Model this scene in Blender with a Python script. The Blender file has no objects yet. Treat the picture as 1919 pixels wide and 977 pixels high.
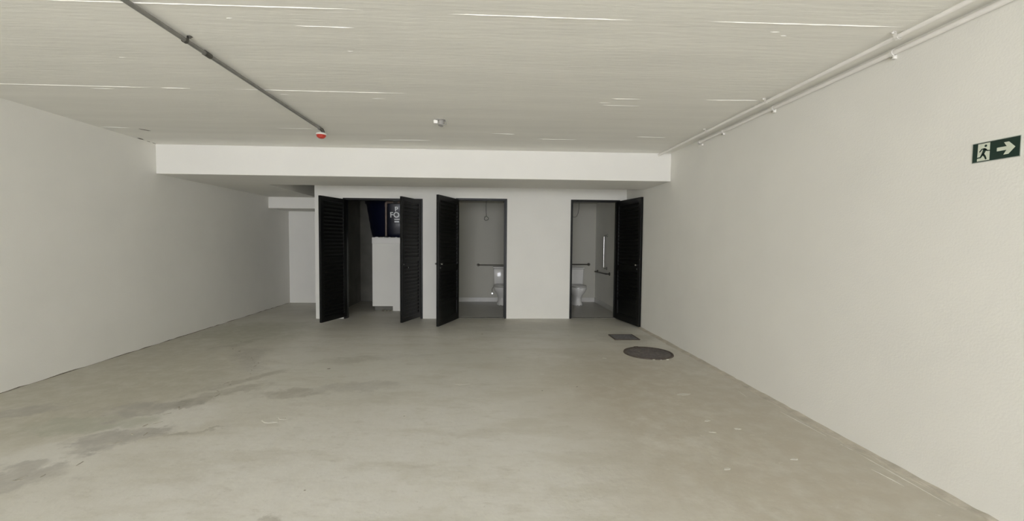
import bpy, bmesh, math, random
from mathutils import Vector, Matrix
random.seed(7)
PI = math.pi
SC = bpy.context.scene
C = SC.collection

# ------------------------------------------------------------------ camera
W, H = 1919, 977
F_PX, YAW, PITCH, ROLL = 801.67, 0.0467959890, -0.0445075095, 0.00827685126
CX, CY, CAM_H = 944.15, 489.6, 1.38
cam_d = bpy.data.cameras.new('camera'); cam = bpy.data.objects.new('camera', cam_d); C.objects.link(cam)
cam_d.sensor_width = 36.0; cam_d.sensor_fit = 'HORIZONTAL'
cam_d.lens = F_PX * 36.0 / W
cam_d.shift_x = -(CX - 959.5) / W; cam_d.shift_y = (CY - 488.5) / W
cam_d.clip_start = 0.02; cam_d.clip_end = 300
Fv = Vector((math.sin(YAW) * math.cos(PITCH), math.cos(YAW) * math.cos(PITCH), math.sin(PITCH)))
Rv = Vector((math.cos(YAW), -math.sin(YAW), 0)); Uv = Rv.cross(Fv)
R2 = math.cos(ROLL) * Rv + math.sin(ROLL) * Uv; U2 = -math.sin(ROLL) * Rv + math.cos(ROLL) * Uv
M = Matrix((R2, U2, -Fv)).transposed().to_4x4(); M.translation = Vector((0, 0, CAM_H))
cam.matrix_world = M
SC.camera = cam

# ------------------------------------------------------------------ world, light, exposure
wd = bpy.data.worlds.new('sky'); SC.world = wd; wd.use_nodes = True
bg = wd.node_tree.nodes['Background']; bg.inputs[0].default_value = (0.985, 1.0, 1.06, 1); bg.inputs[1].default_value = 15.0
REAR = -6.2                      # the open side of the garage, behind the camera
XL, XR, YB, YF, YS, HC, HB = -4.28, 2.57, 7.65, 5.835, 6.80, 2.619, 2.235
XO0, XO = -2.7, 1.3             # left and right end of the opening
pl = bpy.data.lights.new('opening_portal', 'AREA'); pl.shape = 'RECTANGLE'; pl.size = XO - XO0; pl.size_y = 2.5
pl.cycles.is_portal = True
po = bpy.data.objects.new('opening_portal', pl); C.objects.link(po)
po.location = ((XO0 + XO) / 2, REAR - 0.02, 1.25); po.rotation_euler = (PI / 2, 0, 0)
SC.view_settings.view_transform = 'Standard'; SC.view_settings.look = 'None'
SC.view_settings.gamma = 1.0; SC.view_settings.use_curve_mapping = False
SC.view_settings.exposure = 0.0
SC.cycles.max_bounces = 14; SC.cycles.diffuse_bounces = 10; SC.cycles.glossy_bounces = 4

# ------------------------------------------------------------------ materials
def node_mat(name):
    m = bpy.data.materials.new(name); m.use_nodes = True
    nt = m.node_tree; b = nt.nodes['Principled BSDF']
    return m, nt, b

def simple(name, col, rough=0.5, metal=0.0, var=0.06, scale=8.0, bump=0.0, bscale=60.0, stretch=(1, 1, 1)):
    """one colour with a little procedural unevenness and relief"""
    m, nt, b = node_mat(name)
    tc = nt.nodes.new('ShaderNodeTexCoord')
    mp = nt.nodes.new('ShaderNodeMapping'); mp.inputs['Scale'].default_value = stretch
    nt.links.new(tc.outputs['Object'], mp.inputs[0])
    n = nt.nodes.new('ShaderNodeTexNoise'); n.inputs['Scale'].default_value = scale; n.inputs['Detail'].default_value = 6
    nt.links.new(mp.outputs[0], n.inputs[0])
    cr = nt.nodes.new('ShaderNodeValToRGB')
    cr.color_ramp.elements[0].position = 0.3; cr.color_ramp.elements[1].position = 0.7
    cr.color_ramp.elements[0].color = (*[c * (1 - var) for c in col], 1)
    cr.color_ramp.elements[1].color = (*[min(1, c * (1 + var)) for c in col], 1)
    nt.links.new(n.outputs['Fac'], cr.inputs[0]); nt.links.new(cr.outputs[0], b.inputs['Base Color'])
    b.inputs['Roughness'].default_value = rough; b.inputs['Metallic'].default_value = metal
    if bump:
        n2 = nt.nodes.new('ShaderNodeTexNoise'); n2.inputs['Scale'].default_value = bscale; n2.inputs['Detail'].default_value = 4
        nt.links.new(mp.outputs[0], n2.inputs[0])
        bp = nt.nodes.new('ShaderNodeBump'); bp.inputs['Strength'].default_value = bump; bp.inputs['Distance'].default_value = 0.01
        nt.links.new(n2.outputs['Fac'], bp.inputs['Height']); nt.links.new(bp.outputs[0], b.inputs['Normal'])
    return m

M_WALL = simple('wall_paint', (0.775, 0.765, 0.720), 0.8, var=0.018, scale=2.2, bump=0.10, bscale=90)
M_CEIL = simple('ceiling_paint', (0.825, 0.815, 0.770), 0.75, var=0.035, scale=5.0, bump=0.22, bscale=34, stretch=(0.12, 1, 1))
M_BEAM = simple('beam_paint', (0.77, 0.76, 0.725), 0.8, var=0.015, scale=2.0, bump=0.08, bscale=50)
M_SEAM = simple('seam_paint', (0.85, 0.84, 0.80), 0.7, var=0.03)
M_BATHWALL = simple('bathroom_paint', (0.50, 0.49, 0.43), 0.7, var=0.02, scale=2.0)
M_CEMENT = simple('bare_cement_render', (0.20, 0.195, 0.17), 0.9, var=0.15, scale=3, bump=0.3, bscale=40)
M_TILE = simple('bathroom_floor_tile', (0.42, 0.41, 0.38), 0.35, var=0.05, scale=6)
M_THRESH = simple('sill_shadow_threshold', (0.17, 0.16, 0.14), 0.7, var=0.25, scale=15)  # dark grey takes in the shadow line at the door sill
M_SKIRT = simple('skirting_tile', (0.62, 0.61, 0.58), 0.35, var=0.04)
M_BLACK = simple('black_door_paint', (0.0035, 0.0039, 0.0035), 0.38, var=0.15, scale=12, bump=0.05, bscale=150)
M_BLACK.node_tree.nodes['Principled BSDF'].inputs['Specular IOR Level'].default_value = 0.28
M_CHROME = simple('chrome', (0.62, 0.62, 0.60), 0.22, 1.0, var=0.03)
M_STEEL = simple('dull_steel', (0.15, 0.14, 0.12), 0.5, 1.0, var=0.06)
M_GALV = simple('galvanised_pipe', (0.27, 0.265, 0.25), 0.35, 0.35, var=0.12, scale=20)
M_GALVD = simple('galvanised_fitting', (0.14, 0.135, 0.12), 0.45, 0.7, var=0.15, scale=30)
M_PIPE = simple('painted_conduit', (0.84, 0.82, 0.79), 0.4, var=0.03, scale=10)
M_PIPEF = simple('painted_fitting', (0.78, 0.765, 0.73), 0.4, var=0.05, scale=30)
M_PORC = simple('porcelain', (0.80, 0.79, 0.76), 0.12, var=0.01)
M_SEAT = simple('toilet_seat_plastic', (0.62, 0.61, 0.58), 0.25, var=0.01)
M_IRON = simple('cast_iron_lid', (0.125, 0.11, 0.105), 0.8, var=0.30, scale=26, bump=0.5, bscale=120)
M_IRONE = simple('cast_iron_rim', (0.085, 0.068, 0.055), 0.75, var=0.30, scale=30, bump=0.4, bscale=120)
M_SLATE = simple('metal_cover', (0.155, 0.15, 0.155), 0.7, var=0.25, scale=40, bump=0.4, bscale=160)
M_RED = simple('red_plastic', (0.50, 0.050, 0.035), 0.35, var=0.04)
M_WHITEP = simple('white_plastic', (0.82, 0.80, 0.76), 0.4, var=0.02)
M_GREYP = simple('grey_plastic', (0.34, 0.33, 0.31), 0.45, var=0.05)
M_GREEN = simple('sign_green', (0.008, 0.028, 0.019), 0.35, var=0.08, scale=30)
M_SIGNW = simple('sign_photoluminescent', (0.62, 0.66, 0.55), 0.45, var=0.03, scale=30)
M_SIGNE = simple('sign_edge', (0.40, 0.42, 0.38), 0.5, var=0.05)
M_NAVY = simple('navy_polyethylene', (0.003, 0.0045, 0.016), 0.35, var=0.15, scale=6)
M_LETTER_GLINT = simple('white_print_and_glint', (0.75, 0.77, 0.78), 0.4, var=0.04)  # lettering, and the highlights painted on the tank below it
M_PVC = simple('brown_pvc', (0.16, 0.115, 0.09), 0.4, var=0.10)
M_WIRE = simple('black_wire', (0.03, 0.028, 0.025), 0.5, var=0.1)
M_RUBBLE = simple('rubble', (0.20, 0.18, 0.14), 0.9, var=0.4, scale=40, bump=0.6)
M_DARK = simple('dark_chip', (0.10, 0.09, 0.075), 0.9, var=0.4, scale=40)
M_FILLET = simple('cement_fillet', (0.50, 0.465, 0.395), 0.85, var=0.16, scale=9, bump=0.5, bscale=45)
M_FLECK = simple('plaster_splash', (0.60, 0.585, 0.53), 0.8, var=0.06)

def floor_material():
    m, nt, b = node_mat('worn_concrete')
    N = nt.nodes.new; L = nt.links.new
    tc = N('ShaderNodeTexCoord')
    # coordinates disturbed by noise give the stains ragged outlines
    nz = N('ShaderNodeTexNoise'); nz.inputs['Scale'].default_value = 1.7; nz.inputs['Detail'].default_value = 8; nz.inputs['Roughness'].default_value = 0.62
    L(tc.outputs['Object'], nz.inputs[0])
    sub = N('ShaderNodeVectorMath'); sub.operation = 'SUBTRACT'; sub.inputs[1].default_value = (0.5, 0.5, 0.5); L(nz.outputs['Color'], sub.inputs[0])
    scl = N('ShaderNodeVectorMath'); scl.operation = 'SCALE'; scl.inputs['Scale'].default_value = 0.85; L(sub.outputs[0], scl.inputs[0])
    add = N('ShaderNodeVectorMath'); add.operation = 'ADD'; L(tc.outputs['Object'], add.inputs[0]); L(scl.outputs[0], add.inputs[1])
    nz2 = N('ShaderNodeTexNoise'); nz2.inputs['Scale'].default_value = 8.0; nz2.inputs['Detail'].default_value = 7; nz2.inputs['Roughness'].default_value = 0.7
    L(tc.outputs['Object'], nz2.inputs[0])
    sub2 = N('ShaderNodeVectorMath'); sub2.operation = 'SUBTRACT'; sub2.inputs[1].default_value = (0.5, 0.5, 0.5); L(nz2.outputs['Color'], sub2.inputs[0])
    scl2 = N('ShaderNodeVectorMath'); scl2.operation = 'SCALE'; scl2.inputs['Scale'].default_value = 0.32; L(sub2.outputs[0], scl2.inputs[0])
    add2 = N('ShaderNodeVectorMath'); add2.operation = 'ADD'; L(add.outputs[0], add2.inputs[0]); L(scl2.outputs[0], add2.inputs[1]); add = add2
    def noise(scale, detail=6, rough=0.55, stretch=None):
        n = N('ShaderNodeTexNoise'); n.inputs['Scale'].default_value = scale; n.inputs['Detail'].default_value = detail; n.inputs['Roughness'].default_value = rough
        if stretch:
            mp = N('ShaderNodeMapping'); mp.inputs['Scale'].default_value = stretch; mp.inputs['Rotation'].default_value = (0, 0, 0.5)
            L(tc.outputs['Object'], mp.inputs[0]); L(mp.outputs[0], n.inputs[0])
        else: L(tc.outputs['Object'], n.inputs[0])
        return n.outputs['Fac']
    def ramp(src, p0, p1, c0, c1):
        r = N('ShaderNodeValToRGB'); r.color_ramp.elements[0].position = p0; r.color_ramp.elements[1].position = p1
        r.color_ramp.elements[0].color = (*c0, 1); r.color_ramp.elements[1].color = (*c1, 1); L(src, r.inputs[0]); return r.outputs[0]
    def maprange(src, a, c, lo, hi):
        r = N('ShaderNodeMapRange'); r.interpolation_type = 'SMOOTHSTEP'
        r.inputs[1].default_value = a; r.inputs[2].default_value = c; r.inputs[3].default_value = lo; r.inputs[4].default_value = hi
        L(src, r.inputs[0]); return r.outputs[0]
    def mul(a, c):
        r = N('ShaderNodeMath'); r.operation = 'MULTIPLY'; L(a, r.inputs[0])
        if isinstance(c, (int, float)): r.inputs[1].default_value = c
        else: L(c, r.inputs[1])
        return r.outputs[0]
    def mix(fac, a, col, mode='MIX'):
        r = N('ShaderNodeMix'); r.data_type = 'RGBA'; r.blend_type = mode; L(fac, r.inputs['Factor']); L(a, r.inputs['A'])
        if isinstance(col, tuple): r.inputs['B'].default_value = (*col, 1)
        else: L(col, r.inputs['B'])
        return r.outputs['Result']
    base = ramp(noise(0.55, 7, 0.6), 0.34, 0.66, (0.56, 0.54, 0.475), (0.64, 0.625, 0.57))
    fine = noise(7, 8, 0.62)
    def blob(col, cx, cy, rx, ry, ang, strength, soft=0.55, ragged=True, grain=True):
        mp = N('ShaderNodeMapping'); mp.vector_type = 'TEXTURE'
        mp.inputs['Location'].default_value = (cx, cy, 0); mp.inputs['Rotation'].default_value = (0, 0, ang); mp.inputs['Scale'].default_value = (rx, ry, 1)
        L(add.outputs[0] if ragged else tc.outputs['Object'], mp.inputs[0])
        ln = N('ShaderNodeVectorMath'); ln.operation = 'LENGTH'; L(mp.outputs[0], ln.inputs[0])
        fac = maprange(ln.outputs['Value'], 1 - soft, 1 + soft, strength, 0)
        if grain: fac = mul(fac, maprange(fine, 0.30, 0.62, 0.45, 1.0))
        nonlocal colour
        colour = mix(fac, colour, col)
    colour = base
    pale, brown, grey, green, dark = (0.60, 0.59, 0.55), (0.385, 0.345, 0.275), (0.34, 0.33, 0.30), (0.37, 0.38, 0.31), (0.27, 0.25, 0.205)
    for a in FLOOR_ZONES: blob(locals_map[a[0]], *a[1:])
    # trowel streaks, mottling and specks of the cement itself
    colour = mix(maprange(noise(1.5, 9, 0.68, (0.7, 2.0, 1)), 0.47, 0.66, 0, 0.45), colour, (0.48, 0.455, 0.38))
    colour = mix(maprange(noise(1.1, 9, 0.7), 0.52, 0.72, 0, 0.55), colour, (0.69, 0.675, 0.62))
    colour = mix(maprange(noise(5.0, 8, 0.7, (0.8, 1.8, 1)), 0.52, 0.70, 0, 0.38), colour, (0.45, 0.425, 0.36))
    colour = mix(maprange(noise(17, 6, 0.7, (0.7, 1.6, 1)), 0.56, 0.72, 0, 0.40), colour, (0.43, 0.405, 0.345))
    colour = mix(maprange(noise(13, 7, 0.7), 0.60, 0.74, 0, 0.45), colour, (0.72, 0.70, 0.64))
    for a in FLOOR_BLOBS: blob(locals_map[a[0]], *a[1:])
    colour = mix(maprange(noise(60, 3, 0.6), 0.64, 0.74, 0, 0.35), colour, (0.34, 0.32, 0.27))
    L(colour, b.inputs['Base Color'])
    b.inputs['Roughness'].default_value = 0.5
    bp = N('ShaderNodeBump'); bp.inputs['Strength'].default_value = 0.25; bp.inputs['Distance'].default_value = 0.01
    L(noise(14, 8, 0.6), bp.inputs['Height']); L(bp.outputs[0], b.inputs['Normal'])
    return m
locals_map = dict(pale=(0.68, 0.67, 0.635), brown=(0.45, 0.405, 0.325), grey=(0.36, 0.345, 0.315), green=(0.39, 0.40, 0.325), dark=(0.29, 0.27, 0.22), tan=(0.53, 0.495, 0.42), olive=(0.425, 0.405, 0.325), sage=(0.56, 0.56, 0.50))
FLOOR_ZONES = [
    ('olive', -3.75, 4.7, 1.25, 2.3, 0.0, 0.8, 0.30), ('pale', -0.4, 5.7, 2.6, 1.1, 0.05, 0.55, 0.5), ('sage', -0.6, 4.6, 1.6, 0.8, 0.1, 0.5, 0.5), ('sage', 0.9, 6.6, 1.4, 0.5, 0.0, 0.4, 0.5), ('brown', 1.75, 2.9, 1.15, 2.3, 0.0, 0.75, 0.6), ('brown', 1.2, 4.3, 1.3, 1.0, 0.3, 0.35, 0.6),  # wide far pale zone: paler cement, plus brightness painted onto the dim far floor
    ('pale', -0.15, 2.3, 0.95, 1.5, -0.1, 0.75, 0.6), ('pale', -0.5, 4.1, 1.0, 0.8, 0.2, 0.40, 0.6), ('pale', -2.0, 2.3, 0.8, 0.9, 0.0, 0.4, 0.6), ('pale', -1.2, 2.5, 0.8, 0.8, 0.0, 0.6, 0.5)]
FLOOR_BLOBS = [
    ('pale', -2.45, 3.3, 0.35, 0.25, 0.4, 0.6, 0.4), ('pale', -2.75, 2.8, 0.4, 0.2, 0.4, 0.5, 0.4), ('grey', -2.50, 3.00, 0.26, 0.20, 0.5, 0.85, 0.2), ('grey', -2.66, 3.60, 0.36, 0.16, 0.3, 0.8, 0.25), ('green', -2.98, 3.25, 0.42, 0.14, 0.2, 0.75, 0.3),
    ('grey', -3.65, 3.52, 0.30, 0.10, 0.3, 0.6, 0.3), ('dark', -2.32, 3.86, 0.36, 0.12, 0.8, 0.55, 0.4), ('dark', -2.38, 4.32, 0.40, 0.11, 1.0, 0.5, 0.4),
    ('dark', -2.10, 3.07, 0.24, 0.05, 0.25, 0.6, 0.4), ('dark', -1.72, 3.83, 0.32, 0.10, 0.1, 0.55, 0.4), ('grey', -1.2, 4.0, 0.35, 0.12, 0.1, 0.45, 0.4),
    ('grey', -2.75, 2.54, 0.32, 0.13, 0.2, 0.7, 0.3), ('dark', -0.94, 2.16, 0.07, 0.06, 0.2, 0.5, 0.5), ('dark', -3.2, 5.8, 0.45, 0.10, 1.1, 0.45, 0.5), ('grey', -2.7, 5.1, 0.5, 0.2, 2.2, 0.5, 0.4),
    ('dark', -1.3, 5.0, 0.6, 0.10, 0.15, 0.35, 0.5), ('pale', -1.0, 5.1, 0.22, 0.16, 0.0, 0.5, 0.4), ('grey', -1.2, 6.9, 2.0, 0.35, 0.0, 0.2, 0.6),
    ('grey', 1.0, 7.0, 1.7, 0.4, 0.0, 0.2, 0.6), ('dark', 2.05, 6.1, 0.42, 0.36, 0.0, 0.35, 0.35), ('green', -3.4, 6.6, 0.8, 0.7, 0.0, 0.45, 0.5)]
M_FLOOR = floor_material()

# ------------------------------------------------------------------ helpers
def tag(o, label, cat=None, group=None, kind=None):
    o['label'] = label
    if cat: o['category'] = cat
    if group: o['group'] = group
    if kind: o['kind'] = kind
    return o

def obj(name, bm, mat, parent=None, smooth=False):
    me = bpy.data.meshes.new(name); bmesh.ops.recalc_face_normals(bm, faces=bm.faces); bm.to_mesh(me); bm.free()
    me.materials.append(mat)
    if smooth:
        for p in me.polygons: p.use_smooth = True
        me.set_sharp_from_angle(angle=math.radians(38))
    o = bpy.data.objects.new(name, me); C.objects.link(o)
    if parent: o.parent = parent
    return o

def empty(name, loc=(0, 0, 0), rotz=0.0):
    o = bpy.data.objects.new(name, None); C.objects.link(o); o.location = loc; o.rotation_euler = (0, 0, rotz)
    o.empty_display_size = 0.05
    return o

def share(name, src, parent, loc=(0, 0, 0), rot=(0, 0, 0)):
    o = bpy.data.objects.new(name, src.data); C.objects.link(o); o.parent = parent; o.location = loc; o.rotation_euler = rot
    return o

def box(bm, x0, x1, y0, y1, z0, z1, bevel=0.0, mat=None):
    r = bmesh.ops.create_cube(bm, size=1.0)
    vs = r['verts']
    for v in vs: v.co = Vector((x0 + (v.co.x + .5) * (x1 - x0), y0 + (v.co.y + .5) * (y1 - y0), z0 + (v.co.z + .5) * (z1 - z0)))
    if bevel:
        es = list({e for v in vs for e in v.link_edges})
        r2 = bmesh.ops.bevel(bm, geom=es, offset=bevel, segments=2, affect='EDGES', profile=0.5); vs = list({v for f in r2['faces'] for v in f.verts} | {v for v in vs if v.is_valid})
    if mat is not None: bmesh.ops.transform(bm, matrix=mat, verts=vs)
    return vs

def boxb(*a, **k):
    bm = bmesh.new(); box(bm, *a, **k); return bm

def tube(bm, pts, r, n=14, cap=True):
    """round tube swept along points"""
    pts = [Vector(p) for p in pts]; rings = []; prev = None
    for i, p in enumerate(pts):
        t = (pts[min(i + 1, len(pts) - 1)] - pts[max(i - 1, 0)]).normalized()
        if prev is None: a = Vector((0, 0, 1)) if abs(t.z) < 0.9 else Vector((1, 0, 0)); u = t.cross(a).normalized()
        else: u = (prev - t * prev.dot(t)).normalized()
        prev = u; w = t.cross(u); rr = r[i] if isinstance(r, (list, tuple)) else r
        rings.append([bm.verts.new(p + rr * (math.cos(2 * PI * k / n) * u + math.sin(2 * PI * k / n) * w)) for k in range(n)])
    for a, b in zip(rings, rings[1:]):
        for k in range(n): bm.faces.new((a[k], a[(k + 1) % n], b[(k + 1) % n], b[k]))
    if cap: bm.faces.new(rings[0]); bm.faces.new(rings[-1])

def tubeb(pts, r, n=14):
    bm = bmesh.new(); tube(bm, pts, r, n); return bm

def lathe(bm, prof, n=32, centre=(0, 0, 0)):
    """prof: (radius, z) from one end to the other"""
    c = Vector(centre); rings = []
    for r, z in prof: rings.append([bm.verts.new(c + Vector((r * math.cos(2 * PI * k / n), r * math.sin(2 * PI * k / n), z))) for k in range(n)])
    for a, b in zip(rings, rings[1:]):
        for k in range(n): bm.faces.new((a[k], a[(k + 1) % n], b[(k + 1) % n], b[k]))
    bm.faces.new(rings[0]); bm.faces.new(rings[-1])

def latheb(prof, n=32, centre=(0, 0, 0)):
    bm = bmesh.new(); lathe(bm, prof, n, centre); return bm

def loft(bm, rings):
    rs = [[bm.verts.new(p) for p in ring] for ring in rings]; n = len(rs[0])
    for a, b in zip(rs, rs[1:]):
        for k in range(n): bm.faces.new((a[k], a[(k + 1) % n], b[(k + 1) % n], b[k]))
    bm.faces.new(rs[0]); bm.faces.new(rs[-1])

def arc(c, a, b, n=6):
    """quarter bend about corner c from a to b"""
    a, b, c = Vector(a), Vector(b), Vector(c); out = []
    for i in range(n + 1):
        t = i / n; out.append((1 - t) ** 2 * a + 2 * t * (1 - t) * c + t * t * b)
    return out

def struct(name, bm, mat, label, parent=None, smooth=False):
    o = obj(name, bm, mat, parent, smooth)
    tag(o, label, kind='structure'); return o

# ------------------------------------------------------------------ the setting
T = 0.15
floor = struct('floor', boxb(XL - T, XR + T, REAR, 10.02, -0.12, 0), M_FLOOR, 'worn stained concrete garage floor')
ceiling = struct('ceiling', boxb(XL - T, XR + T, REAR, 10.02, HC, HC + 0.2), M_CEIL, 'white painted board-marked concrete ceiling')
wl = struct('wall_left', boxb(XL - T, XL, REAR, 10.02, 0, HC), M_WALL, 'long plain white wall on the left')
struct('wall_right', boxb(XR, XR + T, REAR, 10.02, 0, HC), M_WALL, 'long plain white wall carrying the exit sign')
bm = bmesh.new()
X = [-2.955, -2.47, -1.083, -0.50, 0.41, 1.555, 2.447, XR]; TOPS = {1: 2.13, 3: 2.15, 5: 2.15}
for i in range(7): box(bm, X[i], X[i + 1], YB, YB + 0.12, TOPS.get(i, 0), HC)
bmesh.ops.remove_doubles(bm, verts=bm.verts, dist=1e-5)
struct('wall_back', bm, M_WALL, 'white wall with the three black-framed doorways')
struct('wall_front_light_pier', boxb(XO, XR, REAR, REAR + 0.15, 0, HC), M_WALL, 'unseen white pier added to narrow the light, right of the open garage entrance behind the viewer')  # unseen pier, added to keep daylight off the left wall
struct('wall_front_left_light_pier', boxb(XL, XO0, REAR, REAR + 0.15, 0, HC), M_WALL, 'unseen white pier added to narrow the light, left of the open garage entrance behind the viewer')  # unseen pier, added to cut the daylight on the near side walls
struct('wall_corridor', boxb(XL, -2.955, 9.63, 9.78, 0, HC), M_BEAM, 'white end wall of the passage beside the closet')
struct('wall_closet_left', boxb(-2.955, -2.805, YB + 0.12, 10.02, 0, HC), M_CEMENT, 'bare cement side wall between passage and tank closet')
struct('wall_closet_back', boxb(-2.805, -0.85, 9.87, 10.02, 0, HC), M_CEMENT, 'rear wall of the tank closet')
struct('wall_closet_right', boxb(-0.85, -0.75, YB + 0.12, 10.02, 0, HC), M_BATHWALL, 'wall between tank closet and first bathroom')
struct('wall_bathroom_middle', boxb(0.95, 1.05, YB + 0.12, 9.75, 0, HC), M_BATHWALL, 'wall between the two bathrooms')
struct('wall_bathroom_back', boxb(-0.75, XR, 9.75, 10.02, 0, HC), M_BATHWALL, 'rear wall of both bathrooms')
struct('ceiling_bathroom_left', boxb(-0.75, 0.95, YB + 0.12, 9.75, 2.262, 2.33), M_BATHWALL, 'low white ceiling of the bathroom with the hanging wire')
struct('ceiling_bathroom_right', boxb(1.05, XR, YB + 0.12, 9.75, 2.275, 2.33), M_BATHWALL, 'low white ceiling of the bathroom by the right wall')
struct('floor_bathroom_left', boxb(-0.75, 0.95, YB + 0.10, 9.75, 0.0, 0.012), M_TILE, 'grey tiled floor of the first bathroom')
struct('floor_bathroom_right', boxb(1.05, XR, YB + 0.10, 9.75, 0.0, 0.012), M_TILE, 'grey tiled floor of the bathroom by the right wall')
for k, (x0, x1, nm) in enumerate(((-0.75, 0.95, 'left'), (1.05, XR, 'right'))):
    struct('baseboard_bathroom_' + nm, boxb(x0, x1, 9.735, 9.75, 0.012, 0.11, bevel=0.003), M_SKIRT, 'pale tile skirting behind the %s toilet' % nm)
struct('baseboard_right', boxb(XR - 0.015, XR, YB + 0.13, 9.735, 0.012, 0.11, bevel=0.003), M_SKIRT, 'pale tile skirting below the steel grab bars')
struct('ceiling_beam', boxb(XL, XR, YF, YS, HB, HC, bevel=0.006), M_BEAM, 'wide bright white beam across the ceiling')
struct('ceiling_soffit', boxb(XL, -3.33, YS, 9.63, HB + 0.004, HC), M_WALL, 'dropped white soffit along the left wall behind the beam')
struct('lintel_beam', boxb(XL, -2.955, 8.75, 9.63, 2.016, HB + 0.004, bevel=0.004), M_BEAM, 'small white beam over the end of the passage')

# door frames and thresholds
def frame(n, x0, x1, top, label):
    bm = bmesh.new(); w = 0.036
    box(bm, x0, x0 + w, YB - 0.012, YB + 0.13, 0, top, 0.003); box(bm, x1 - w, x1, YB - 0.012, YB + 0.13, 0, top, 0.003)
    box(bm, x0 + w, x1 - w, YB - 0.012, YB + 0.13, top - w, top, 0.003)
    # stop bead
    box(bm, x0 + w, x0 + w + 0.012, YB + 0.04, YB + 0.13, 0, top - w); box(bm, x1 - w - 0.012, x1 - w, YB + 0.04, YB + 0.13, 0, top - w)
    return struct('trim_%d' % n, bm, M_BLACK, label)
frame(1, -2.47, -1.083, 2.13, 'black steel frame of the closet doorway')
frame(2, -0.50, 0.41, 2.15, 'black steel frame of the middle doorway')
frame(3, 1.555, 2.447, 2.15, 'black steel frame of the doorway by the right wall')
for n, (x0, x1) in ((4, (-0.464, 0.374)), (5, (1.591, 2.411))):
    struct('trim_%d' % n, boxb(x0, x1, YB + 0.02, YB + 0.10, 0, 0.011, bevel=0.003), M_THRESH, 'stone threshold toned dark for the sill shadow under the %s doorway' % ('middle' if n == 4 else 'rightmost'))

# cement fillet along the foot of the right wall (uneven, hand laid)
bm = bmesh.new(); rows = []; y = -1.0
while y < 6.85:
    w = 0.060 + random.uniform(-0.012, 0.012) + 0.010 * math.sin(y * 2.3); h = 0.010 + random.uniform(-0.004, 0.004)
    rows.append([bm.verts.new(p) for p in ((XR, y, 0), (XR - w, y, 0), (XR - w + 0.008, y, 0.003), (XR - 0.03 + random.uniform(-.008, .008), y, h * 0.7), (XR, y, h + 0.004))]); y += random.uniform(0.05, 0.11)
for a, b in zip(rows, rows[1:]):
    for k in range(5): bm.faces.new((a[k], a[(k + 1) % 5], b[(k + 1) % 5], b[k]))
bm.faces.new(rows[0]); bm.faces.new(rows[-1])
struct('trim_6', bm, M_FILLET, 'rough cement fillet along the foot of the right wall')
bm = bmesh.new(); rows = []; y = -1.0
while y < 9.6:
    w = max(0.001, 0.004 + random.uniform(-0.006, 0.008)); h = max(0.001, 0.004 + random.uniform(-.006, .006))
    rows.append([bm.verts.new(p) for p in ((XL, y, 0), (XL + w, y, 0), (XL + w * .6, y, h * .7), (XL, y, h))]); y += random.uniform(0.05, 0.2)
for a, b in zip(rows, rows[1:]):
    for k in range(4): bm.faces.new((a[k], a[(k + 1) % 4], b[(k + 1) % 4], b[k]))
bm.faces.new(rows[0]); bm.faces.new(rows[-1])
struct('trim_7', bm, M_RUBBLE, 'thin dark dirty joint along the foot of the left wall')

# formwork seams on the ceiling: thin ridges, parts of the ceiling
SEAMS = [(-2.45, 2.392, -0.656, 2.383), (-1.106, 2.582, -0.758, 2.584), (-0.207, 2.398, 0.817, 2.401), (1.234, 2.387, 2.36, 2.378), (-4.2, 3.684, -2.70, 3.684),
         (-2.655, 3.687, -2.41, 3.682), (-2.076, 3.677, -0.655, 3.678), (1.083, 3.687, 1.337, 3.683), (1.90, 3.660, 2.36, 3.64), (-4.24, 4.99, -3.948, 5.028),
         (-1.292, 5.361, -0.653, 5.336), (0.638, 5.163, 1.104, 5.166), (1.764, 4.968, 2.117, 4.965), (0.072, 4.943, 0.348, 4.958)]
def ridge(x0, y0, x1, y1, w=0.0045, h=0.0036):
    n = max(3, int(abs(x1 - x0) / 0.06)); bm = bmesh.new(); rows = []
    for i in range(n + 1):
        t = i / n; e = min(1, 6 * t, 6 * (1 - t)) * random.uniform(0.65, 1.15) + 0.05
        cx, cy = x0 + (x1 - x0) * t, y0 + (y1 - y0) * t + random.uniform(-.0015, .0015)
        rows.append([bm.verts.new(p) for p in ((cx, cy - w * e, HC + .001), (cx, cy - w * .3 * e, HC - h * e), (cx, cy + w * .5 * e, HC - h * e), (cx, cy + w * e, HC + .001))])
    for a, b in zip(rows, rows[1:]):
        for k in range(4): bm.faces.new((a[k], a[(k + 1) % 4], b[(k + 1) % 4], b[k]))
    bm.faces.new(rows[0]); bm.faces.new(rows[-1]); return bm
for s in SEAMS: obj('seam_ridge', ridge(*s), M_SEAM, ceiling)
for s in [(-3.25, 3.74, -3.05, 3.74), (-1.75, 3.78, -1.66, 3.78), (-0.98, 3.83, -0.86, 3.83), (1.05, 3.86, 1.40, 3.87), (1.0, 3.80, 1.12, 3.80), (1.66, 2.48, 1.72, 2.48), (1.75, 2.52, 1.79, 2.52),
          (-2.5, 3.1, -2.45, 3.1), (-0.9, 2.9, -0.86, 2.9), (-2.3, 4.9, -1.9, 4.9), (-1.45, 2.52, -1.41, 2.52)]:
    obj('seam_fleck', ridge(*s, w=0.009, h=0.003), M_SEAM, ceiling)
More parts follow.
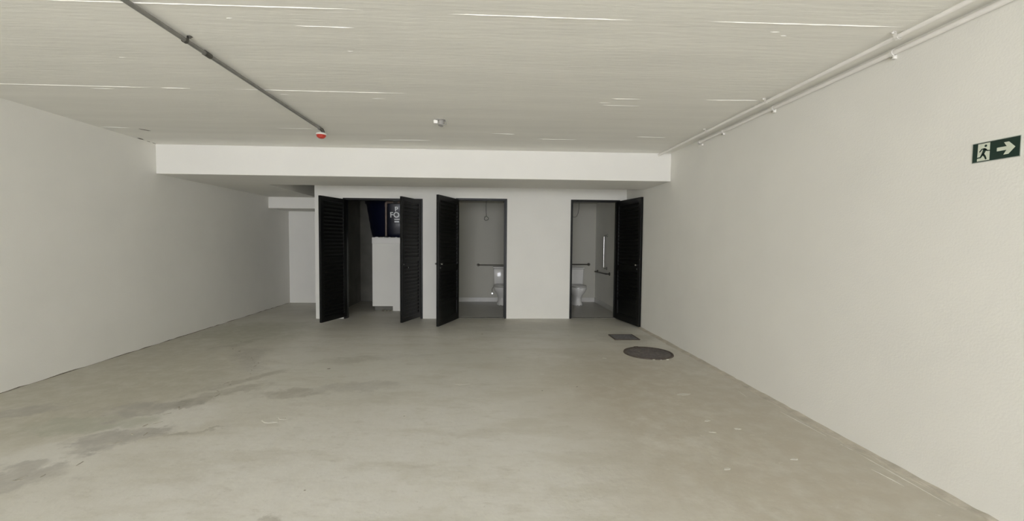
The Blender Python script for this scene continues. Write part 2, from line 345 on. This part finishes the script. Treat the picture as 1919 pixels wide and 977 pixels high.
def splat(cx, cy, rx, ry, ang, z, t, n=14):
    """thin irregular flake lying on a surface"""
    bm = bmesh.new(); up = []; lo = []
    for k in range(n):
        a = 2 * PI * k / n; r = random.uniform(0.6, 1.15); px, py = rx * r * math.cos(a), ry * r * math.sin(a)
        x, y = cx + px * math.cos(ang) - py * math.sin(ang), cy + px * math.sin(ang) + py * math.cos(ang)
        lo.append(bm.verts.new((x, y, z))); up.append(bm.verts.new((cx + (x - cx) * .8, cy + (y - cy) * .8, z + t)))
    bm.faces.new(up); bm.faces.new(lo)
    for k in range(n): bm.faces.new((lo[k], lo[(k + 1) % n], up[(k + 1) % n], up[k]))
    return bm
for cx, cy, rx, ry, an in ((-3.852, 5.10, 0.062, 0.018, 0.9), (-4.25, 5.55, 0.02, 0.065, 0.0), (-4.262, 5.70, 0.008, 0.03, 0), (-4.262, 5.79, 0.008, 0.03, 0)):
    obj('plaster_chip', splat(cx, cy, rx, ry, an, HC + 0.001, -0.003), M_DARK, ceiling)
# plaster splashes and crumbs on the floor
for cx, cy, r in ((-0.208, 4.108, 0.055), (1.837, 3.783, 0.05), (-1.62, 3.28, 0.05), (-1.55, 3.33, 0.03), (1.45, 5.0, 0.02), (1.75, 3.2, 0.022), (1.9, 3.05, 0.02), (1.68, 3.0, 0.018), (2.0, 2.6, 0.02), (0.62, 4.4, 0.018), (1.5, 2.5, 0.022)):
    obj('plaster_splash', splat(cx, cy, r * 1.5, r * 0.75, random.uniform(-.4, .4), -0.0005, 0.0025), M_FLECK, floor)
M_CRUMB = simple('floor_dirt', (0.22, 0.20, 0.165), 0.9, var=0.3, scale=40)
for cx, cy, r in ((-0.02, 6.35, 0.022), (-1.66, 4.63, 0.022), (0.55, 3.9, 0.008), (0.9, 4.0, 0.012), (-0.98, 2.35, 0.006), (-0.62, 3.35, 0.007)):
    obj('dirt_crumb', splat(cx, cy, r, r * 0.5, random.uniform(-.3, .6), -0.0005, 0.003, 9), M_CRUMB, floor)
M_CHIP = simple('spalled_cement', (0.36, 0.335, 0.28), 0.9, var=0.25, scale=30)
LINE = [(-3.27, 5.93), (-3.13, 5.49), (-2.55, 4.88), (-2.36, 4.40), (-2.43, 4.16), (-2.38, 3.80), (-2.50, 3.68), (-2.47, 3.46), (-2.49, 3.26), (-2.43, 3.10), (-2.42, 2.81), (-2.55, 2.55), (-2.7, 2.45)]
for (ax, ay), (bx, by) in zip(LINE, LINE[1:]):
    n = max(2, int(math.hypot(bx - ax, by - ay) / 0.11)); an = math.atan2(by - ay, bx - ax)
    for k in range(n):
        t = (k + random.random()) / n; l = random.uniform(0.012, 0.045)
        obj('cement_chip', splat(ax + (bx - ax) * t + random.uniform(-.05, .05), ay + (by - ay) * t + random.uniform(-.03, .03), l, random.uniform(.003, .008), an + random.uniform(-.8, .8), -0.0005, 0.0025, 8), M_CHIP, floor)
M_RIDGE = simple('cement_ridge', (0.66, 0.64, 0.58), 0.85, var=0.1, scale=30)
for (ax, ay), (bx, by) in (((2.44, 4.58), (2.43, 4.36)), ((2.394, 3.855), (2.38, 3.703)), ((2.45, 3.36), (2.475, 2.913)), ((2.475, 2.79), (2.485, 2.70)), ((2.485, 2.678), (2.484, 2.10)), ((2.392, 2.466), (2.415, 2.281))):
    d = Vector((bx - ax, by - ay, 0)); d.normalize(); nrm = Vector((-d.y, d.x, 0)); bm = bmesh.new(); rows = []; n = 9
    for i in range(n + 1):
        t = i / n; p = Vector((ax + (bx - ax) * t, ay + (by - ay) * t, 0)) + nrm * random.uniform(-.002, .002); e = 0.25 + 0.75 * min(1, 4 * t, 4 * (1 - t)) * random.uniform(.6, 1.1)
        rows.append([bm.verts.new(p + q) for q in (nrm * -.004 * e - Vector((0, 0, .0005)), nrm * -.002 * e + Vector((0, 0, .004 * e)), nrm * .004 * e - Vector((0, 0, .0005)))])
    for a, b in zip(rows, rows[1:]):
        for k in range(3): bm.faces.new((a[k], a[(k + 1) % 3], b[(k + 1) % 3], b[k]))
    bm.faces.new(rows[0]); bm.faces.new(rows[-1]); obj('cement_ridge', bm, M_RIDGE, floor)

# ------------------------------------------------------------------ louvred doors
def make_door(n, label, hinge, tip, L, z0, z1, sections, handle_sides, tilt, handle_u=0.055, handle_z=1.02):
    d = empty('door_%d' % n, (hinge[0], hinge[1], 0), math.atan2(tip[1] - hinge[1], tip[0] - hinge[0]))
    tag(d, label, kind='structure')
    th, sw = 0.019, 0.075
    obj('stile', boxb(0, sw, -th, th, z0, z1, bevel=0.003), M_BLACK, d)
    obj('stile', boxb(L - sw, L, -th, th, z0, z1, bevel=0.003), M_BLACK, d)
    zs = [z0]
    for kind, a, b in sections:
        obj('rail', boxb(sw, L - sw, -th, th, zs[-1], a, bevel=0.002), M_BLACK, d); zs.append(b)
        if kind == 'louvre':
            obj('backing_sheet', boxb(sw, L - sw, -0.001, 0.001, a, b), M_BLACK, d)
            k = int(round((b - a) / 0.0605)); step = (b - a) / k; first = None
            for i in range(k):
                zc = a + (i + 0.5) * step
                if first is None:
                    first = obj('slat', boxb(sw, L - sw, -0.0355, 0.0355, -0.002, 0.002, bevel=0.0008), M_BLACK, d)
                    first.location = (0, 0, zc); first.rotation_euler = (tilt * math.radians(50), 0, 0)
                else: share('slat', first, d, (0, 0, zc), (tilt * math.radians(50), 0, 0))
        else:
            pn = obj('panel', boxb(sw, L - sw, -0.006, 0.006, a, b), M_BLACK, d)
            bm = bmesh.new(); e = 0.02
            for s in (-1, 1):
                y0, y1 = sorted((s * 0.006, s * 0.014))
                box(bm, sw, L - sw, y0, y1, a, a + e, .003); box(bm, sw, L - sw, y0, y1, b - e, b, .003)
                box(bm, sw, sw + e, y0, y1, a + e, b - e, .003); box(bm, L - sw - e, L - sw, y0, y1, a + e, b - e, .003)
            obj('moulding', bm, M_BLACK, pn)
    obj('rail', boxb(sw, L - sw, -th, th, zs[-1], z1, bevel=0.002), M_BLACK, d)
    for hz in (z0 + 0.22, (z0 + z1) / 2, z1 - 0.22):
        obj('hinge', tubeb([(-0.004, 0, hz - 0.045), (-0.004, 0, hz + 0.045)], 0.008, 10), M_BLACK, d, True)
    obj('lock_plate', boxb(L - 0.0005, L + 0.0025, -0.011, 0.011, handle_z - 0.10, handle_z + 0.08), M_BLACK, d)
    for s in handle_sides:
        u = L - handle_u; z = handle_z
        h = obj('knob', tubeb([(u, s * th, z), (u, s * (th + 0.018), z), (u, s * (th + 0.024), z), (u, s * (th + 0.042), z), (u, s * (th + 0.048), z)], [0.008, 0.008, 0.016, 0.016, 0.009], 14), M_CHROME, d, True)
        obj('rose', tubeb([(u, s * th, z), (u, s * (th + 0.004), z)], 0.018, 16), M_BLACK, h, True)
        ky = tubeb([(u, s * th, z - 0.065), (u, s * (th + 0.012), z - 0.065)], 0.013, 14)
        obj('key_rose', ky, M_CHROME, h, True)
    return d
YH = YB - 0.02
CL = [('louvre', 0.12, 1.04), ('louvre', 1.10, 2.03)]
BA = [('panel', 0.115, 0.375), ('louvre', 0.405, 0.90), ('louvre', 0.99, 2.045)]
make_door(1, 'black louvred closet door leaf swung open at the left', (-2.425, YH), (-2.63, 7.025), 0.655, 0.046, 2.103, CL, (), 1)
make_door(2, 'black louvred closet door leaf half closed on the right', (-1.125, YH), (-1.336, 7.03), 0.655, 0.046, 2.106, CL, (), -1, 0.05, 1.0)
make_door(3, 'black louvred door open at the middle doorway', (-0.458, YH), (-0.735, 6.875), 0.82, 0.012, 2.126, BA, (-1, 1), 1)
make_door(4, 'black louvred door folded back against the right wall', (2.405, YH), (2.545, 6.84), 0.82, 0.012, 2.126, BA, (-1,), -1, 0.075)
d2 = bpy.data.objects['door_2']
for s in (1,):
    bo = obj('bolt', boxb(0.59, 0.66, s * 0.019, s * 0.031, 1.05, 1.075, bevel=0.003), M_BLACK, d2)
    obj('key_rose', tubeb([(0.615, s * .019, 1.0), (0.615, s * .028, 1.0)], 0.012, 12), M_CHROME, d2, True)
    obj('pull_knob', tubeb([(0.50, s * .019, .945), (0.50, s * .034, .945), (0.50, s * 0.045, 0.945)], [0.005, 0.009, 0.012], 12), M_CHROME, d2, True)

# ------------------------------------------------------------------ tank closet
pier = empty('masonry_stand', (-1.9, 8.5, 0)); tag(pier, 'white plastered masonry stand under the blue tank', 'stand')
def P(o, base):  # keep world coordinates for meshes modelled in place
    o.parent = base; o.matrix_parent_inverse = Matrix.Translation(base.location).inverted(); return o
bm = bmesh.new(); box(bm, -2.185, -1.65, 8.5, 9.2, 0.096, 1.33); box(bm, -1.79, -1.65, 8.5, 9.2, 0.0, 0.096)
P(obj('pier', bm, M_WALL), pier)
P(obj('recessed_base', boxb(-2.17, -1.79, 8.62, 9.2, 0.0, 0.096), M_CEMENT), pier)
P(obj('shelf_slab', boxb(-2.19, -1.02, 8.488, 9.865, 1.33, 1.45, bevel=0.006), M_BEAM), pier)
bm = bmesh.new(); box(bm, -1.25, -1.02, 8.52, 9.2, 0.0, 1.33); P(obj('pier', bm, M_WALL), pier)
for k in range(9):
    x = -2.15 + 0.062 * k + random.uniform(-.02, .02); q = random.uniform(.010, .022); bm = bmesh.new()
    bmesh.ops.create_icosphere(bm, subdivisions=2, radius=q, matrix=Matrix.Translation((x, 8.51, 1.450)) @ Matrix.Diagonal((1.8, 0.7, 0.6, 1)))
    P(obj('mortar_lump', bm, M_BEAM if k % 2 else M_RUBBLE), pier)
CR = [(-1.97, .026, 'largest grey mortar crumb before the notch under the masonry stand'), (-1.90, .016, 'small grey mortar crumb in the middle before the masonry stand'), (-1.83, .020, 'rightmost grey mortar crumb before the masonry stand')]
for x, q, lab in CR:
    bm = bmesh.new(); bmesh.ops.create_icosphere(bm, subdivisions=1, radius=q)
    for v in bm.verts: v.co *= random.uniform(.75, 1.2)
    o = obj('mortar_crumb', bm, M_RUBBLE); o.location = (x, 8.47 + random.uniform(-.02, .01), q * 0.7)
    tag(o, lab, 'rubble', 'mortar crumbs by the stand')

TX, TY, TZ = -1.74, 9.125, 1.452
tank = empty('water_tank', (TX, TY, TZ)); tag(tank, 'navy blue plastic water tank standing on the white masonry stand', 'water tank')
def tank_r(z): return 0.585 + 0.115 * min(1, max(0, z / 0.70))
prof = [(0.50, 0), (0.56, 0.004), (0.585, 0.03)]
for k in range(1, 12):
    z = 0.03 + 0.62 * k / 11; prof.append((tank_r(z) + (0.006 if k % 3 == 0 else 0), z))
prof += [(0.70, 0.68), (0.725, 0.70), (0.725, 0.745), (0.70, 0.75)]
obj('body', latheb(prof, 64), M_NAVY, tank, True)
obj('lid', latheb([(0.73, 0.735), (0.735, 0.76), (0.70, 0.775), (0.45, 0.83), (0.15, 0.85)], 64), M_NAVY, tank, True)
dg = None
def lettering(txt, size, x, z, name):
    cu = bpy.data.curves.new(name, 'FONT'); cu.body = txt; cu.size = size; cu.extrude = 0.0015; cu.align_x = 'CENTER'; cu.align_y = 'CENTER'; cu.offset = 0.003
    t = bpy.data.objects.new(name, cu); C.objects.link(t); bpy.context.view_layer.update()
    me = bpy.data.meshes.new_from_object(t.evaluated_get(bpy.context.evaluated_depsgraph_get())); C.objects.unlink(t); bpy.data.objects.remove(t)
    for v in me.vertices:
        px, pz, d = v.co.x + x, v.co.y + z, v.co.z
        r = tank_r(pz) + 0.007 + d; a = -PI / 2 + px / r
        v.co = Vector((r * math.cos(a), r * math.sin(a), pz))
    me.materials.clear(); me.materials.append(M_LETTER_GLINT)
    o = bpy.data.objects.new(name, me); C.objects.link(o); o.parent = tank; return o
lettering('FO', 0.145, -0.002, 0.435, 'lettering')
lettering('P', 0.125, 0.035, 0.545, 'lettering')
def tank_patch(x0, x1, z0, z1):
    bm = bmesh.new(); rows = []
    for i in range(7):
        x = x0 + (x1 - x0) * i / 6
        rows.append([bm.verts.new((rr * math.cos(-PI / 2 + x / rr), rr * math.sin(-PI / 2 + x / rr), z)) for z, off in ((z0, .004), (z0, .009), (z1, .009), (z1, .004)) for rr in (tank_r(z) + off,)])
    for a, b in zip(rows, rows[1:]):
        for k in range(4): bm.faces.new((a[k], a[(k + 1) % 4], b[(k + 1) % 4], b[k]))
    bm.faces.new(rows[0]); bm.faces.new(rows[-1]); return obj('highlight_bar', bm, M_LETTER_GLINT, tank)
tank_patch(-0.01, 0.09, 0.345, 0.362); tank_patch(-0.01, 0.08, 0.295, 0.322)  # two pale bars painted in as highlights on the tank, below the letters

pv = empty('overflow_pipe', (-1.885, 8.36, 1.452)); tag(pv, 'brown plastic pipe standing in front of the blue tank', 'pipe')
pts = [(-1.885, 8.36, 1.455), (-1.885, 8.36, 2.07)] + arc((-1.885, 8.36, 2.125), (-1.885, 8.36, 2.09), (-1.85, 8.36, 2.125)) + [(-1.62, 8.36, 2.13)]
P(obj('pipe', tubeb(pts, 0.019, 14), M_PVC, None, True), pv)
P(obj('elbow', tubeb([(-1.885, 8.36, 2.04), (-1.885, 8.36, 2.09)] + arc((-1.885, 8.36, 2.125), (-1.885, 8.36, 2.09), (-1.85, 8.36, 2.125)) + [(-1.80, 8.36, 2.126)], 0.025, 14), M_PVC, None, True), pv)
P(obj('foot_flange', latheb([(0.034, 0), (0.034, 0.02), (0.025, 0.03)], 20, (-1.885, 8.36, 1.452)), M_WIRE, None, True), pv)
bm = bmesh.new(); tube(bm, [(-1.74, 8.36, 2.128), (-1.66, 8.36, 2.128)], 0.032, 14); tube(bm, [(-1.70, 8.36, 2.128), (-1.70, 8.36, 2.17)], 0.012, 10); box(bm, -1.74, -1.66, 8.35, 8.37, 2.165, 2.18)
P(obj('valve', bm, M_WIRE, None, True), pv)

# ------------------------------------------------------------------ bathrooms
def toilet(x, label, valve_side):
    t = empty('toilet', (x, 9.735, 0.012)); tag(t, label, 'toilet', 'bathroom toilets')
    def ring(cy, rx, ry, z, n=28, sq=2.3):
        out = []
        for k in range(n):
            a = 2 * PI * k / n; ca, sa = math.cos(a), math.sin(a)
            out.append((rx * math.copysign(abs(ca) ** (2 / sq), ca), cy + ry * math.copysign(abs(sa) ** (2 / sq), sa), z))
        return out
    bm = bmesh.new()
    loft(bm, [ring(-.34, .115, .225, 0), ring(-.34, .112, .222, .03), ring(-.33, .092, .20, .07), ring(-.33, .088, .19, .15), ring(-.35, .105, .21, .21), ring(-.38, .150, .25, .28), ring(-.39, .180, .265, .34), ring(-.39, .188, .275, .375), ring(-.39, .186, .273, .39)])
    obj('bowl', bm, M_PORC, t, True)
    bm = bmesh.new(); loft(bm, [ring(-.385, .184, .262, .392), ring(-.385, .192, .270, .397), ring(-.385, .192, .270, .408), ring(-.385, .186, .264, .413)])
    obj('seat', bm, M_SEAT, t, True)
    bm = bmesh.new(); loft(bm, [ring(-.385, .184, .260, .417), ring(-.385, .190, .266, .421), ring(-.385, .188, .264, .430), ring(-.385, .160, .235, .438)])
    ld = obj('lid', bm, M_SEAT, t, True)
    obj('tank', boxb(-.185, .185, -.19, -.012, .385, .775, bevel=0.022), M_PORC, t, True)
    # tank narrows a little towards the bowl
    for v in t.children[-1].data.vertices:
        k = (v.co.z - .385) / .39; v.co.x *= 0.90 + 0.10 * k
    tl = obj('tank_lid', boxb(-.195, .195, -.20, -.005, .778, .808, bevel=0.010), M_PORC, t, True)
    obj('flush_button', latheb([(.022, 0), (.022, .006), (.018, .009)], 18, (0, -.10, .808)), M_CHROME, tl, True)
    for s in (-1, 1):
        bm = bmesh.new(); lathe(bm, [(.012, 0), (.012, .008), (.006, .013)], 12, (s * .03, -.578, .0)); obj('bolt_cap', bm, M_CHROME, t, True)
    v = obj('supply_valve', tubeb([(valve_side * .21, -.005, .20), (valve_side * .21, -.05, .20), (valve_side * .21, -.07, .20)], [.02, .014, .02], 14), M_CHROME, t, True)
    obj('supply_hose', tubeb([(valve_side * .21, -.045, .20), (valve_side * .215, -.045, .30), (valve_side * .15, -.06, .395)], .007, 8), M_CHROME, v, True)
    return t
toilet(0.405, 'white toilet half hidden by the right jamb of the middle doorway', -1)
toilet(2.075, 'white toilet seen through the doorway by the right wall', -1)

def flange(bm, c, axis, r=.035, t=.012):
    c = Vector(c); a = Vector(axis).normalized(); tube(bm, [c, c + a * t], r, 18); tube(bm, [c + a * t, c + a * (t + .012)], [r * .7, .018], 18)
def grab_bar(name, a, b, out, label, stand=.075, r=.0135, mat=M_STEEL):
    """a, b on the wall; out = wall normal"""
    a, b, out = Vector(a), Vector(b), Vector(out); e = (b - a).normalized(); root = empty(name, a); tag(root, label, 'grab bar', 'steel grab bars in the bathrooms')
    A, B = a + out * stand, b + out * stand
    pts = [a + out * .01] + arc(A, a + out * (stand - .04), A + e * .04) + arc(B, B - e * .04, b + out * (stand - .04)) + [b + out * .01]
    P(obj('bar', tubeb(pts, r, 14), mat, None, True), root)
    for q in (a, b):
        bm = bmesh.new(); flange(bm, q, out); P(obj('flange', bm, mat, None, True), root)
    return root
grab_bar('grab_bar', (-0.125, 9.75, 0.855), (0.72, 9.75, 0.855), (0, -1, 0), 'dull steel grab bar above the toilet in the middle doorway')
grab_bar('grab_bar', (1.62, 9.75, 0.88), (2.415, 9.75, 0.88), (0, -1, 0), 'dull steel grab bar above the toilet by the right wall')
grab_bar('grab_bar', (XR, 8.80, 1.535), (XR, 8.80, 0.845), (-1, 0, 0), 'upright steel grab bar on the rightmost bathroom side wall', mat=M_CHROME)
grab_bar('grab_bar', (XR, 9.52, 0.735), (XR, 8.60, 0.745), (-1, 0, 0), 'level steel grab bar on the side wall below the upright one')

# loose wires for the missing lamps
pts = [(0.044, 9.0, 2.262), (0.040, 9.0, 2.12), (0.043, 9.0, 2.0), (0.05, 9.0, 1.915)]
for k in range(34):
    a = PI / 2 + k * 2 * PI / 15; rr = 0.042 + 0.004 * math.sin(k * 1.3); pts.append((0.047 + rr * math.cos(a), 9.0 + 0.006 * math.sin(k * .9), 1.872 + rr * math.sin(a)))
tag(obj('hanging_wire', tubeb(pts, 0.0045, 8), M_WIRE, None, True), 'thin black wire coiled into a loop hanging in the middle bathroom', 'wire')
pts = [(1.925, 8.7, 2.275), (1.938, 8.7, 2.18), (1.936, 8.7, 2.08), (1.918, 8.7, 1.98), (1.89, 8.7, 1.915), (1.86, 8.7, 1.902), (1.80, 8.7, 1.903), (1.74, 8.7, 1.94), (1.72, 8.7, 2.0)]
tag(obj('hanging_wire', tubeb(pts, 0.0045, 8), M_WIRE, None, True), 'slack black wire drooping in the rightmost bathroom doorway', 'wire')

# ------------------------------------------------------------------ floor covers
mh = empty('manhole_cover', (2.065, 5.215, 0)); tag(mh, 'round dark cast iron manhole cover set in the floor', 'manhole cover')
obj('lid', latheb([(0.272, -0.005), (0.272, 0.006), (0.262, 0.009)], 56), M_IRON, mh, True)
bm = bmesh.new()
R = [(0.275, -0.003), (0.275, 0.011), (0.283, 0.014), (0.296, 0.013), (0.301, 0.002), (0.301, -0.003)]; n = 56; rings = []
for r, z in R: rings.append([bm.verts.new(((r + random.uniform(-.002, .002)) * math.cos(2 * PI * k / n), r * math.sin(2 * PI * k / n), z)) for k in range(n)])
for a, b in zip(rings, rings[1:]):
    for k in range(n): bm.faces.new((a[k], a[(k + 1) % n], b[(k + 1) % n], b[k]))
obj('rim', bm, M_IRONE, mh, True)
for r in (0.09, 0.18):
    bm = bmesh.new(); n = 40; rings = [[bm.verts.new((rr * math.cos(2 * PI * k / n), rr * math.sin(2 * PI * k / n), z)) for k in range(n)] for rr, z in ((r - .006, .0088), (r - .004, .012), (r + .004, .012), (r + .006, .0088))]
    for a, b in zip(rings, rings[1:]):
        for k in range(n): bm.faces.new((a[k], a[(k + 1) % n], b[(k + 1) % n], b[k]))
    obj('raised_ring', bm, M_IRON, mh)
for k in range(8):
    o = obj('raised_rib', boxb(0.10, 0.25, -.005, .005, .0085, .0115), M_IRON, mh); o.rotation_euler = (0, 0, k * PI / 4 + .2)
for a in (1.75, 5.0):
    o = obj('lifting_lug', boxb(-.03, .03, -.018, .018, .0, .018, bevel=.004), M_IRONE, mh); o.location = (0.285 * math.cos(a), 0.285 * math.sin(a), 0); o.rotation_euler = (0, 0, a + PI / 2)
for cx, cy, s in ((2.02, 4.92, .018), (2.10, 4.905, .012), (2.19, 4.925, .02)):
    obj('plaster_splash', splat(cx, cy, s, s * .6, 0, -0.0005, .006, 9), M_FLECK, floor)

sq = empty('inspection_cover', (2.05, 6.105, 0)); tag(sq, 'small square grey metal inspection cover set in the floor', 'floor cover')
bm = bmesh.new(); box(bm, -.163, .163, -.153, .153, -.003, .010, .003); obj('plate', bm, M_SLATE, sq)
bm = bmesh.new()
for a in ((-.18, .18, -.17, -.156), (-.18, .18, .156, .17), (-.18, -.166, -.156, .156), (.166, .18, -.156, .156)): box(bm, *a, -.003, .013)
obj('frame', bm, M_IRONE, sq)
for s in (-1, 1): obj('lifting_slot', boxb(s * .11 - .02, s * .11 + .02, -.008, .008, .0095, .0115), M_IRONE, sq)

# ------------------------------------------------------------------ ceiling fittings
cz = HC - 0.024; cr = 0.0135
A, B = Vector((-1.905, -1.2, cz)), Vector((-1.786, 4.80, cz)); dirc = (B - A).normalized()
on = lambda y: A + dirc * ((y - A.y) / dirc.y)
cd = empty('ceiling_conduit', tuple(on(2.0))); tag(cd, 'grey galvanised conduit running along the ceiling to the red detector', 'conduit')
P(obj('pipe', tubeb([A, B], cr, 16), M_GALV, None, True), cd)
def strap(y, root, centre, d, r, mat, up=True):
    c = Vector(centre); side = d.cross(Vector((0, 0, 1))).normalized(); bm = bmesh.new(); n = 10; w = 0.011; path = []
    path.append(c + side * (r + .028) + Vector((0, 0, HC - c.z - .003))); path.append(c + side * (r + .006) + Vector((0, 0, HC - c.z - .003)))
    for k in range(n + 1): a = PI * k / n; path.append(c + side * math.cos(a) * (r + .003) - Vector((0, 0, math.sin(a) * (r + .003))))
    path.append(c - side * (r + .006) + Vector((0, 0, HC - c.z - .003))); path.append(c - side * (r + .028) + Vector((0, 0, HC - c.z - .003)))
    rows = [[bm.verts.new(p + d * s * w + q) for s, q in ((-1, Vector()), (1, Vector()), (1, Vector((0, 0, -.0028))), (-1, Vector((0, 0, -.0028))))] for p in path]
    for a, b in zip(rows, rows[1:]):
        for k in range(4): bm.faces.new((a[k], a[(k + 1) % 4], b[(k + 1) % 4], b[k]))
    bm.faces.new(rows[0]); bm.faces.new(rows[-1]); s1 = P(obj('strap', bm, mat), root)
    for s in (-1, 1):
        q = c + side * s * (r + .018); q.z = HC - .004
        P(obj('strap_screw', tubeb([q, q - Vector((0, 0, .010))], .007, 10), mat, None, True), root)
strap(2.75, cd, on(2.75), dirc, cr, M_GALVD); strap(0.9, cd, on(0.9), dirc, cr, M_GALVD)
P(obj('coupling', tubeb([on(2.925), on(2.985)], cr + .004, 16), M_GALVD, None, True), cd)
E1 = B + dirc * .02; E2 = E1 + dirc * .03 + Vector((.012, 0, -.036))
P(obj('elbow', tubeb([B - dirc * .03, B] + arc(E1 + dirc * .03 + Vector((.012, 0, 0)), E1 - dirc * .01, E2, 8), [cr + .005] * 11, 14), M_GALVD, None, True), cd)
DX, DY, DZ = E2.x - 0.018, E2.y - 0.01, E2.z
det = empty('fire_alarm_sounder', (DX, DY, DZ)); tag(det, 'small red alarm dome with white base hanging from the conduit end', 'fire alarm')
obj('base', latheb([(.030, .004), (.046, .0), (.054, -.008), (.056, -.018), (.050, -.022)], 32), M_WHITEP, det, True)
obj('dome', latheb([(.050, -.020), (.050, -.030), (.040, -.036), (.036, -.048), (.028, -.056), (.012, -.060)], 32), M_RED, det, True)
for k in range(6):
    o = obj('rib', boxb(.034, .046, -.004, .004, -.046, -.030), M_RED, det); o.rotation_euler = (0, 0, k * PI / 3)

sn = empty('ceiling_sensor', (-0.452, 4.445, HC)); tag(sn, 'small grey and white lamp holder fixed alone to the ceiling', 'lamp holder')
obj('mount_plate', latheb([(.052, .001), (.052, -.006), (.045, -.010)], 24), M_GREYP, sn, True)
obj('socket', tubeb([(0.012, 0, -.008), (0.010, -.004, -.035), (0.004, -.010, -.060)], [.030, .030, .027], 18), M_GREYP, sn, True)
obj('white_cap', boxb(-.066, -.022, -.024, .012, -.040, -.004, bevel=.006), M_WHITEP, sn, True)
obj('bracket', tubeb([(.020, .01, -.008), (.055, .0, -.012), (.060, -.006, -.045), (.02, -.012, -.055)], .005, 8), M_GREYP, sn, True)

# painted conduits by the right wall
def wall_conduit(y0, y1, x, z, r, clamps, label, wall):
    root = empty('painted_conduit', (x, 2.0, z)); tag(root, label, 'conduit', 'painted conduits along the top of the right wall')
    P(obj('pipe', tubeb([(x, y0, z), (x, y1, z)], r, 16), M_PIPE, None, True), root)
    for y in clamps:
        if wall:
            bm = bmesh.new(); tube(bm, [(x, y - .012, z), (x, y + .012, z)], r + .004, 16)
            box(bm, x, XR, y - .012, y + .012, z - r - .022, z - r + .008, .002); P(obj('clamp', bm, M_PIPEF, None, True), root)
            P(obj('clamp_screw', tubeb([(XR - .014, y, z - r - .014), (XR - .028, y, z - r - .014)], .007, 10), M_CHROME, None, True), root)
        else: strap(y, root, (x, y, z), Vector((0, 1, 0)), r, M_PIPEF)
    return root
wall_conduit(-1.2, YF, 2.392, HC - .028, .0135, (0.8, 2.43, 3.58, 4.56), 'upper white painted conduit fixed under the ceiling by the right wall', False)
lo = wall_conduit(-1.2, 5.03, XR - .020, HC - .036, .0155, (0.9, 2.62, 3.73, 4.53), 'lower white painted conduit fixed high on the right wall', True)
P(obj('end_cap', tubeb([(XR - .020, 5.0, HC - .036), (XR - .020, 5.05, HC - .036)], .020, 16), M_PIPEF, None, True), lo)
bm = bmesh.new(); box(bm, XR - .02, XR, 4.97, 5.05, HC - .085, HC - .065, .003); P(obj('end_bracket', bm, M_WHITEP), lo)

# ------------------------------------------------------------------ exit sign
SY0, SY1, SZ0, SZ1 = 2.159, 1.957, 1.8135, 1.9135
sg = empty('exit_sign', (XR, (SY0 + SY1) / 2, (SZ0 + SZ1) / 2)); tag(sg, 'green emergency exit sign with running figure and right arrow', 'sign')
sw, sh = abs(SY0 - SY1), SZ1 - SZ0
def sx(u, v, d): return Vector((-d, (0.5 - u) * sw, (v - 0.5) * sh))      # u to the reader's right, v up
def plate(name, pts, d0, d1, mat, parent=sg):
    bm = bmesh.new(); a = [bm.verts.new(sx(u, v, d0)) for u, v in pts]; b = [bm.verts.new(sx(u, v, d1)) for u, v in pts]; n = len(pts)
    bm.faces.new(a); bm.faces.new(b)
    for k in range(n): bm.faces.new((a[k], a[(k + 1) % n], b[(k + 1) % n], b[k]))
    return obj(name, bm, mat, parent)
plate('backing', [(-.006, -.015), (1.006, -.015), (1.006, 1.015), (-.006, 1.015)], 0.0003, 0.0025, M_SIGNE)
plate('board', [(0.008, 0.02), (0.992, 0.02), (0.992, 0.98), (0.008, 0.98)], 0.002, 0.0032, M_GREEN)
dp = plate('door_panel', [(.115, .06), (.385, .06), (.385, .94), (.125, .94)], 0.003, 0.0038, M_SIGNW)
plate('arrow', [(.535, .41), (.735, .41), (.675, .20), (.775, .20), (.905, .50), (.775, .80), (.675, .80), (.735, .59), (.535, .59)], 0.003, 0.0038, M_SIGNW)
def stroke(pts, w0, w1):
    """limb of the figure as a tapering band"""
    out = []; asp = sh / sw
    L_ = []; R_ = []
    for i, (u, v) in enumerate(pts):
        a = pts[max(i - 1, 0)]; b = pts[min(i + 1, len(pts) - 1)]
        dx, dy = (b[0] - a[0]) / asp, b[1] - a[1]; l = math.hypot(dx, dy); nx, ny = -dy / l, dx / l; w = w0 + (w1 - w0) * i / (len(pts) - 1)
        L_.append((u + nx * w * asp, v + ny * w)); R_.append((u - nx * w * asp, v - ny * w))
    return L_ + R_[::-1]
fd = (0.0037, 0.0044)
plate('figure', [(.296 + .028 * math.cos(k * PI / 7), .80 + .062 * math.sin(k * PI / 7)) for k in range(14)], *fd, M_GREEN)
plate('figure', stroke([(.285, .66), (.262, .52), (.235, .38)], .075, .055), *fd, M_GREEN)
plate('figure', stroke([(.285, .66), (.215, .66), (.165, .52)], .032, .026), *fd, M_GREEN)
plate('figure', stroke([(.285, .65), (.330, .55), (.392, .53)], .034, .024), *fd, M_GREEN)
plate('figure', stroke([(.240, .40), (.285, .28), (.315, .11)], .050, .034), *fd, M_GREEN)
plate('figure', stroke([(.235, .40), (.190, .24), (.100, .22)], .048, .030), *fd, M_GREEN)
